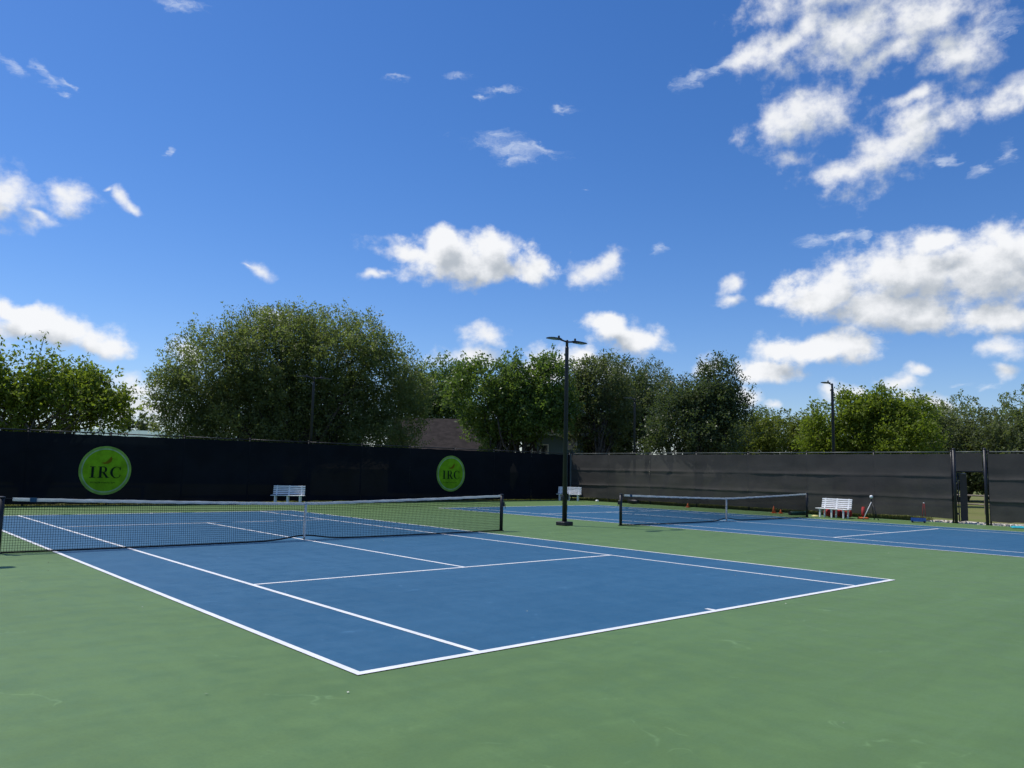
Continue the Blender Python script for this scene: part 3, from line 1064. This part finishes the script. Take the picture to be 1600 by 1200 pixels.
make_tree('background_tree', 'green tree showing between the broad oak and the glossy multi-stemmed tree', 690, 68,
          [(688, 612, 44, 44), (660, 622, 36, 38), (718, 625, 34, 46), (690, 655, 50, 30)], 22000, .24, L_BROAD, M_BARK, 33, .25, 2, 1, 14, 1.1, .33, fit=.95)
make_tree('magnolia_tree', 'glossy-leaved tree with several stems rising behind the fence corner', 800, 55,
          [(738, 614, 38, 44), (785, 602, 40, 42), (852, 612, 36, 50), (766, 650, 46, 40), (825, 648, 50, 36), (800, 632, 60, 46), (872, 640, 28, 32), (775, 688, 34, 20)],
          52000, .21, L_BROAD, M_BARK, 44, .22, 1.4, 7, 44, 1.05, .45, .55, .05, .24, twigs=60)
make_tree('mixed_tree', 'grey green tree with a feathery top right of the tall lamp post', 935, 58,
          [(925, 610, 36, 44), (945, 640, 52, 44), (918, 655, 34, 36), (940, 592, 32, 26), (905, 630, 30, 40), (935, 680, 36, 26)], 28000, .18, L_GREY, M_BARK, 55, .25, 2, 2, 26, 1.15, .44, fit=.94, twigs=60)
make_tree('cedar_tree', 'rounded dark green crown behind the thin dark lamp post', 985, 62,
          [(972, 608, 38, 42), (975, 650, 52, 46), (1000, 630, 32, 40), (935, 680, 45, 28), (965, 690, 60, 26)], 38000, .18, L_OAKD, M_BARK, 66, .27, 2, 1, 18, .9, .38, fit=.95)
make_tree('willow_tree', 'pale feathery small-leaved tree left of the tallest dark oak', 1025, 64,
          [(1022, 610, 26, 38), (1015, 645, 30, 36), (1035, 640, 20, 34)], 14000, .17, L_GREY, M_BARKP, 77, .2, 2, 2, 22, 1.1, .42, twigs=120, fit=1.0)
make_tree('dark_oak', 'dark oak with a tall narrow top and an airy right side', 1090, 53,
          [(1082, 662, 56, 46), (1058, 628, 32, 34), (1112, 625, 44, 34), (1124, 595, 28, 30), (1146, 650, 26, 32), (1060, 680, 50, 30), (1115, 680, 50, 32), (1085, 635, 40, 36)],
          56000, .17, L_OAKD, M_BARK, 88, .3, 1.7, 3, 40, .95, .43, .5, .08, .22, fit=.9)
make_tree('hedgerow_tree', 'yellow green bushy tree just right of the dark oak', 1165, 84, [(1160, 685, 42, 32), (1190, 675, 34, 24), (1135, 690, 36, 30), (1170, 715, 60, 36)], 26000, .24, L_YEL, M_BARK, 101, .22, 1.6, 2, 16, 1.0, .32, fit=1.02)
make_tree('hedgerow_tree', 'dull green thicket tree left of the single-headed lamp post', 1235, 88, [(1225, 680, 40, 28), (1260, 680, 34, 26), (1240, 712, 60, 38), (1285, 690, 30, 28)], 26000, .24, L_YEL, M_BARK, 102, .22, 1.6, 2, 16, 1.0, .35, twigs=60, fit=1.02)
make_tree('tallow_tree', 'bright light green tree behind the single-headed lamp post', 1350, 64,
          [(1300, 655, 26, 24), (1340, 645, 38, 28), (1378, 640, 36, 26), (1410, 660, 38, 30), (1330, 685, 58, 32), (1395, 692, 54, 32), (1285, 690, 32, 26), (1350, 725, 80, 34)],
          50000, .22, L_LIGHT, M_BARKP, 111, .2, 1.5, 5, 34, 1.0, .42, .6, .05, .26, twigs=80)
for k, (px, lob, lab) in enumerate([
        (1440, [(1432, 665, 38, 36), (1455, 690, 44, 36), (1450, 725, 56, 40)], 'grey green oak just right of the bright light green tree'),
        (1500, [(1495, 668, 40, 34), (1480, 700, 48, 36), (1510, 730, 56, 40)], 'grey green oak directly above the open gate'),
        (1560, [(1545, 680, 38, 32), (1565, 705, 46, 36), (1560, 735, 60, 40)], 'grey green oak right of the gate with a low rounded top'),
        (1615, [(1600, 662, 36, 36), (1640, 660, 46, 44), (1610, 705, 50, 40), (1620, 740, 60, 40)], 'grey green oak at the right edge of the view')]):
    make_tree('pasture_oak', lab, px, 80 + 3 * (k % 2), lob, 26000, .22, L_OAK if k % 2 else L_GREY, M_BARK, 120 + k, .3, 1.7, 2, 18, .9, .32, fit=1.0)
make_tree('distant_tree', 'small dark round tree above the green metal roof', 212, 150, [(212, 662, 24, 15), (205, 676, 30, 14), (220, 690, 26, 16)], 5000, .42, L_OAKD, M_BARK, 140, .3, 2, 1, 8, 1.0, .3)
make_tree('distant_tree', 'tiny dark treetop right of the small dark round tree', 241, 150, [(241, 670, 7, 8), (241, 684, 9, 12)], 900, .4, L_OAKD, M_BARK, 141, .15, 2, 1, 5, .7, .3)

# ------------------------------------------------------------------ buildings
M_ROOFG = mat('green_metal_roof', (.21, .31, .24), .45, .06, .7, .5)
M_SHEDW = mat('shed_wall', (.34, .36, .33), .8, .1, .8, .2)
M_SHING = mat('brown_shingle', (.034, .028, .026), .9, .25, 2.5, .15, bump=.4, bscale=9)
M_SHINGL = mat('tan_shingle', (.15, .13, .105), .9, .2, 2.5, .15, bump=.4, bscale=9)
M_SIDE = mat('blue_grey_siding', (.135, .19, .225), .7, .06, .8, .3)
M_BRWN = mat('brown_wall', (.075, .052, .042), .8, .12, 1.2, .2)
M_TRIM = mat('white_trim', (.62, .63, .62), .6, .06, 2, .3)
M_PANE = mat('window_glass', (.02, .03, .035), .08, .1, 2, .6)
M_WOOD = mat('weathered_wood', (.26, .22, .18), .85, .2, 3, .2)


def house(name, label, px, dist, w, dp, hw, hr, wallm, roofm, turn=0.0, windows=(), over=.4):
    """gabled house, ridge along its own x axis; turn is measured from facing the court"""
    p = at(px, 740, dist)
    vd = math.atan2(p[1] - CAM[1], p[0] - CAM[0]) - math.pi / 2
    t = thing(name, label, 'house', (p[0], p[1], 0), vd + math.radians(turn))
    x, y = w / 2, dp / 2
    m = MB()
    for a, b2 in (((-x, -y), (x, -y)), ((x, -y), (x, y)), ((x, y), (-x, y)), ((-x, y), (-x, -y))):
        m.quad((*a, -.05), (*b2, -.05), (*b2, hw), (*a, hw))
    for s in (-1, 1):
        m.poly([(s * x, -y, hw), (s * x, y, hw), (s * x, 0, hr - .05)])
    m.build('wall', wallm, t)
    dz = over * (hr - hw) / y
    for s in (-1, 1):
        rf = MB()
        top = [(-x - over, 0, hr), (x + over, 0, hr), (x + over, s * (y + over), hw - dz), (-x - over, s * (y + over), hw - dz)]
        rf.loft([[(a[0], a[1], a[2] + .02) for a in top], [(a[0], a[1], a[2] + .14) for a in top]])
        ro = rf.build('roof_slope', roofm, t)
        fb = MB()
        for sx in (-1, 1):
            xx = sx * (x + over + .015)
            fb.loft([[(xx - .02, 0, hr - .12), (xx + .02, 0, hr - .12), (xx + .02, 0, hr + .17), (xx - .02, 0, hr + .17)],
                     [(xx - .02, s * (y + over), hw - dz - .12), (xx + .02, s * (y + over), hw - dz - .12), (xx + .02, s * (y + over), hw - dz + .17), (xx - .02, s * (y + over), hw - dz + .17)]])
            fb.build('bargeboard', M_TRIM, ro)
            fb = MB()
        MB().box((-x - over, min(s * (y + over), s * (y + over + .06)), hw - dz - .1), (x + over, max(s * (y + over), s * (y + over + .06)), hw - dz + .12)).build('gutter', M_TRIM, ro)
    for (face, u, z, ww, hh) in windows:
        if face == 'front':
            Mx = Matrix.Translation((u, -y, z))
        else:
            Mx = Matrix.Translation((-x, u, z)) @ Matrix.Rotation(-math.pi / 2, 4, 'Z')
        fr = MB()
        for (a, c, b2, d2) in ((-ww / 2 - .09, -hh / 2 - .09, ww / 2 + .09, -hh / 2), (-ww / 2 - .09, hh / 2, ww / 2 + .09, hh / 2 + .09), (-ww / 2 - .09, -hh / 2, -ww / 2, hh / 2), (ww / 2, -hh / 2, ww / 2 + .09, hh / 2), (-ww / 2, -.02, ww / 2, .02)):
            fr.box((a, -.05, c), (b2, -.004, d2), Mx)
        wo_ = fr.build('window', M_TRIM, t)
        MB().box((-ww / 2, -.022, -hh / 2), (ww / 2, -.008, -.021), Mx).build('pane', M_PANE, wo_)
        MB().box((-ww / 2, -.022, .021), (ww / 2, -.008, hh / 2), Mx).build('pane', M_PANE, wo_)
    return t


shed = house('metal_shed', 'long low building with a pale green metal roof behind the left fence', 175, 84, 30, 9, 3.4, 4.75, M_SHEDW, M_ROOFG, 2)
shed['category'] = 'building'
for i in range(24):          # standing seams of the roof
    xx = -15.2 + i * 1.32
    MB().loft([[(xx - .03, -.05, 4.88), (xx + .03, -.05, 4.88), (xx + .03, -.05, 4.95), (xx - .03, -.05, 4.95)], [(xx - .03, -4.9, 3.43), (xx + .03, -4.9, 3.43), (xx + .03, -4.9, 3.5), (xx - .03, -4.9, 3.5)]]).build('roof_seam', M_ROOFG, shed)
house('brown_roofed_house', 'low house with a dark brown shingle roof between two trees', 690, 64, 7.0, 9.5, 3.0, 5.75, M_BRWN, M_SHING, -6)
house('tan_roofed_house', 'tan shingle roof gable peeping out under the glossy tree', 742, 70, 4.2, 6, 3.1, 5.0, M_BRWN, M_SHINGL, 84)
house('blue_house', 'blue grey sided house with white window trim behind the fence corner', 868, 63, 4.6, 8, 4.7, 6.0, M_SIDE, M_SHING, -4,
      [('front', -.6, 3.1, .5, 1.3), ('front', 1.4, 3.9, .75, .75), ('front', -1.8, 3.0, .5, 1.3)])
house('brown_annex', 'narrow dark brown house section beside the blue grey house', 909, 64.5, 1.3, 6, 5.2, 6.3, M_BRWN, M_SHING, -4)
house('grey_gabled_house', 'blue grey gable end with white bargeboards under dark trees', 932, 66, 6, 2.9, 3.3, 5.3, M_SIDE, M_SHING, 86, [('left', .3, 3.1, .6, .8)])

# low rail seen through the shaded windscreen, and a timber rail fence seen through the gate


def rail_fence(label, A, B, n, h, m, rails):
    A, B = Vector(A), Vector(B)
    t = thing('rail_fence', label, 'fence', tuple(A))
    for i in range(n + 1):
        p = (B - A) * (i / n)
        MB().box((p.x - .06, p.y - .06, -.06), (p.x + .06, p.y + .06, h + .05), None, .01).build('post', m, t)
    dr = (B - A).normalized()
    for i in range(n):
        for z in rails:
            a = (B - A) * (i / n) + dr * .065
            b2 = (B - A) * ((i + 1) / n) - dr * .065
            MB().tube([a + Vector((0, 0, z)), b2 + Vector((0, 0, z))], .055, 6).build('rail', m, t)
    return t


rail_fence('pale low rail dimly seen through the shaded windscreen at left', (-9, 24, 0), (3.3, 24, 0), 5, .62, M_TRIM, (.6,))
pa, pb = at(1480, 770, 52), at(1640, 770, 49)
rail_fence('weathered timber rail fence seen through the open gate', (pa[0], pa[1], 0), (pb[0], pb[1], 0), 5, 1.0, M_WOOD, (.98, .5))

# ------------------------------------------------------------------ small things along the fence
M_ORANGE = mat('orange_plastic', (.62, .13, .03), .45, .08, 5, .4)
M_RED = mat('red_fabric', (.34, .03, .028), .7, .12, 5, .25)
M_BLUEP = mat('blue_plastic', (.035, .12, .42), .4, .08, 5, .45)
M_CYAN = mat('cyan_plastic', (.06, .52, .60), .4, .06, 5, .45)
M_DKGRN = mat('dark_green_tube', (.012, .06, .045), .5, .1, 5, .35)
M_YEL = mat('yellow_plastic', (.72, .62, .22), .5, .06, 5, .35)
M_BALL = mat('tennis_ball_felt', (.52, .62, .08), .95, .1, 30, .1)


def cone(label, p, r, h, m, group=None):
    t = thing('training_cone', label, 'cone', (p[0], p[1], 0), random.random(), group)
    MB().box((-r, -r, 0), (r, r, .03), None, .01).build('base', m, t)
    MB().tube([(0, 0, .031), (0, 0, h * .6), (0, 0, h * .97), (0, 0, h)], [r * .78, r * .42, r * .16, r * .08], 14).build('shell', m, t, True)


cone('small orange cone at the fence foot left of the far net centre', (26.95, 8.12), .11, .24, M_ORANGE)
cone('taller red orange cone at the fence foot by a dark fence post', (26.4, 2.62), .12, .34, M_ORANGE)
cone('red orange cone just right of the taller one near the far net post', (26.4, 2.25), .10, .20, M_ORANGE)
t = thing('practice_roller', 'dark green roller lying on the ground left of the far net post', 'roller', (25.9, 1.1, .09), math.radians(-22))
MB().tube([(-.45, 0, 0), (.45, 0, 0)], .085, 12).build('roller_tube', M_DKGRN, t, True)
MB().tube([(.45, 0, 0), (.47, 0, 0)], .09, 12).build('end_cap', M_CYAN, t)
MB().tube([(-.47, 0, 0), (-.45, 0, 0)], .09, 12).build('end_cap', M_BLACK, t)
t = thing('marker_disc', 'flat yellow marker disc between far net post and white bench', 'marker', (25.75, .15, 0))
MB().tube([(0, 0, .002), (0, 0, .02), (0, 0, .06)], [.17, .16, .07], 18).build('disc', M_YEL, t, True)
MB().tube([(0, 0, .0601), (0, 0, .064)], [.05, .05], 12).build('rim', M_YEL, t)
t = thing('equipment_bag', 'red slumped equipment bag behind the legs of the right white bench', 'bag', (26.12, -.75, 0), math.radians(-86))
rings = []
for x, s in ((-.62, .55), (-.58, .85), (-.3, 1.0), (0, .94), (.3, 1.0), (.58, .86), (.62, .6)):
    rings.append([(x, .2 * s * math.cos(a), .19 + .185 * s * math.sin(a)) for a in [2 * math.pi * i / 14 for i in range(14)]])
MB().loft(rings).build('bag_body', M_RED, t, True)
for x in (-.22, .22):
    MB().box((x - .025, -.215, .06), (x + .025, -.203, .33)).build('strap', M_BLACK, t)
t = thing('folding_seat', 'red curved plastic seat standing right of the white bench', 'seat', (26.05, -1.95, 0), math.radians(-70))
t.scale = (.8, .8, .8)
mb = MB()
rings = []
for i in range(9):
    a = math.radians(-20 + 14 * i)
    rings.append([(x, .34 - .42 * math.cos(a) + yy, .30 + .36 * math.sin(a)) for x, yy in ((-.08, 0), (.08, 0), (.08, .025), (-.08, .025))])
mb.loft(rings).build('shell', M_RED, t, True)
MB().box((-.28, -.28, 0), (.28, .25, .10), None, .03).build('base', M_ORANGE, t)
MB().tube([(0, 0, .1), (0, .02, .24)], .035, 8).build('stem', M_BLACK, t)
t = thing('ball_stand', 'thin white tripod stand with a pale ball on top, right of the bench', 'stand', (25.8, -2.45, 0), math.radians(20))
hub = Vector((0, 0, .78))
for i, m in enumerate((M_WHITE, M_BLACK, M_BLACK)):
    a = 2 * math.pi * i / 3 + 1.9
    lg = MB().tube([hub, Vector((math.cos(a) * .36, math.sin(a) * .36, .015))], .016, 8).build('leg', m, t, True)
    MB().tube([Vector((math.cos(a) * .36, math.sin(a) * .36, 0)), Vector((math.cos(a) * .36, math.sin(a) * .36, .04))], .03, 8).build('foot', M_DKGRN, lg)
MB().tube([hub, hub + Vector((0, 0, .16))], .018, 8).build('neck', M_BLACK, t, True)
bm = bmesh.new(); bmesh.ops.create_icosphere(bm, subdivisions=2, radius=.075)
me = bpy.data.meshes.new('ball_head'); bm.to_mesh(me); bm.free()
bh = link('ball_head', me, M_WHITE, t, True); bh.location = (0, 0, 1.0)
t = thing('ball_cart', 'low blue tray with a red upright handle near the open gate', 'cart', (25.75, -4.42, 0), math.radians(-72))
t.scale = (.66, .66, .95)
tray = MB()
tray.box((-.42, -.26, .05), (.42, .26, .075), None, .006)
for lo, hi in (((-.42, -.26, .076), (.42, -.235, .20)), ((-.42, .235, .076), (.42, .26, .20)), ((-.42, -.233, .076), (-.395, .233, .20)), ((.395, -.233, .076), (.42, .233, .20))):
    tray.box(lo, hi)
tray.build('tray', M_BLUEP, t)
for x in (-.34, .34):
    for y in (-.28, .28):
        MB().tube([(x, y - .015, .05), (x, y + .015, .05)], .05, 12).build('wheel', M_BLACK, t)
for s in (-1, 1):
    MB().tube([(.30 + s * .10, .22, .2), (.32 + s * .03, .26, .86)], .014, 8).build('handle_bar', M_RED, t, True)
MB().tube([(.28, .26, .865), (.36, .26, .865)], .018, 8).build('grip', M_WHITE, t, True)
t = thing('paddle_tray', 'flat turquoise tray on the ground right of the gate', 'tray', (26.2, -7.95, 0), .4)
MB().box((-.32, -.24, .004), (.32, .24, .05), None, .02).build('tray_base', M_CYAN, t)
MB().box((-.26, -.18, .051), (.26, .18, .075), None, .01).build('lid', M_CYAN, t)
t = thing('water_bottle', 'small white bottle lying by the fence right of the corner bench', 'bottle', (27.3, 15.15, .06), 1.2)
MB().tube([(-.14, 0, 0), (-.13, 0, 0), (.10, 0, 0), (.14, 0, 0)], [.04, .06, .06, .03], 12).build('bottle_body', M_WHITE, t, True)
MB().tube([(.141, 0, 0), (.18, 0, 0)], .03, 10).build('lid', M_WHITE, t)
t = thing('gear_bag', 'low black gear bag at the fence foot behind the far net', 'bag', (27.35, 12.3, 0), math.radians(88))
rings = []
for x, s in ((-.4, .6), (-.36, .9), (0, 1.0), (.36, .9), (.4, .6)):
    rings.append([(x, .15 * s * math.cos(a), .14 + .135 * s * math.sin(a)) for a in [2 * math.pi * i / 12 for i in range(12)]])
MB().loft(rings).build('bag_body', M_BLACK, t, True)
MB().tube([(-.15, 0, .27), (-.1, 0, .36), (.1, 0, .36), (.15, 0, .27)], .012, 6).build('handle', M_BLACK, t)

# grass along the fence feet
r = np.random.default_rng(5)


def tufts(n, fx, fy, h0, h1):
    x, y = fx(n), fy(n)
    if callable(x):
        pass
    h = r.uniform(h0, h1, n); a = r.uniform(0, 2 * math.pi, n); w = r.uniform(.006, .014, n)
    lean = r.normal(size=(n, 2)) * .35
    z0 = np.full(n, -.03)
    dx, dy = np.cos(a) * w, np.sin(a) * w
    tx, ty = x + lean[:, 0] * h, y + lean[:, 1] * h
    return np.stack([np.stack([x - dx, y - dy, z0], 1), np.stack([x + dx, y + dy, z0], 1), np.stack([tx + dx * .3, ty + dy * .3, h], 1), np.stack([tx - dx * .3, ty - dy * .3, h], 1)], 1)


L_GRASS = leaf_mat('grass_blade', (.075, .095, .020), (.17, .165, .055), .35, .2, .6)
yy = r.uniform(-3.6, 18, 26000)
exl = CORNER.x + (EAST_S.x - CORNER.x) * (yy - CORNER.y) / (EAST_S.y - CORNER.y)
xx_ = exl + .05 + r.random(26000) ** 1.5 * 2.5
V1 = tufts(26000, lambda n: xx_, lambda n: yy, .04, .17)
xf = r.uniform(-6, 27.8, 7000)
V2 = tufts(7000, lambda n: xf, lambda n: 18.2 + r.random(n) * .5, .03, .16)
g_ = quads_mesh('grass', np.concatenate([V1, V2]), L_GRASS)
tag(g_, 'rough grass growing along the fence feet', 'grass', kind='stuff')
# pale stones by the gate
mb = MB()
for i in range(260):
    y = -4.0 - random.random() ** 1.0 * 6.5
    p = east(y, random.uniform(.0, 1.6))
    s = random.uniform(.02, .07)
    pts = [Vector((math.cos(a) * s * random.uniform(.7, 1.2), math.sin(a) * s * random.uniform(.7, 1.2), 0)) for a in [2 * math.pi * k / 5 for k in range(5)]]
    mb.loft([[q + p + Vector((0, 0, -.02)) for q in pts], [q * .6 + p + Vector((0, 0, s * .7)) for q in pts]])
tag(mb.build('gravel', M_CONC), 'pale broken stones and grit around the gate threshold', 'gravel', kind='stuff')

# grit, leaf scraps and chalky flecks lying on the courts
def flecks(n, x0, x1, y0, y1, smin, smax, seed):
    q = np.random.default_rng(seed)
    c = np.stack([q.uniform(x0, x1, n), q.uniform(y0, y1, n), np.full(n, .012)], 1)
    a = q.uniform(0, 6.28, n); s_ = q.uniform(smin, smax, n)
    dx = np.stack([np.cos(a) * s_, np.sin(a) * s_, q.normal(size=n) * .003], 1)
    dy = np.stack([-np.sin(a) * s_ * .55, np.cos(a) * s_ * .55, q.normal(size=n) * .003], 1)
    return np.stack([c - dx, c + dy, c + dx, c - dy], 1)


M_FLECK = mat('pale_fleck', (.62, .62, .52), .8, .1, 9, .2)
M_SCRAP = mat('brown_leaf_scrap', (.07, .05, .03), .9, .2, 9, .2)
tag(quads_mesh('pale_flecks', flecks(90, -14, 24, -17, 8, .006, .017, 1), M_FLECK), 'tiny pale flecks scattered over the court surface', 'debris', None, 'stuff')
tag(quads_mesh('leaf_scraps', flecks(70, -14, 26, -17, 17, .008, .024, 2), M_SCRAP), 'tiny brown leaf scraps scattered over the court surface', 'debris', None, 'stuff')
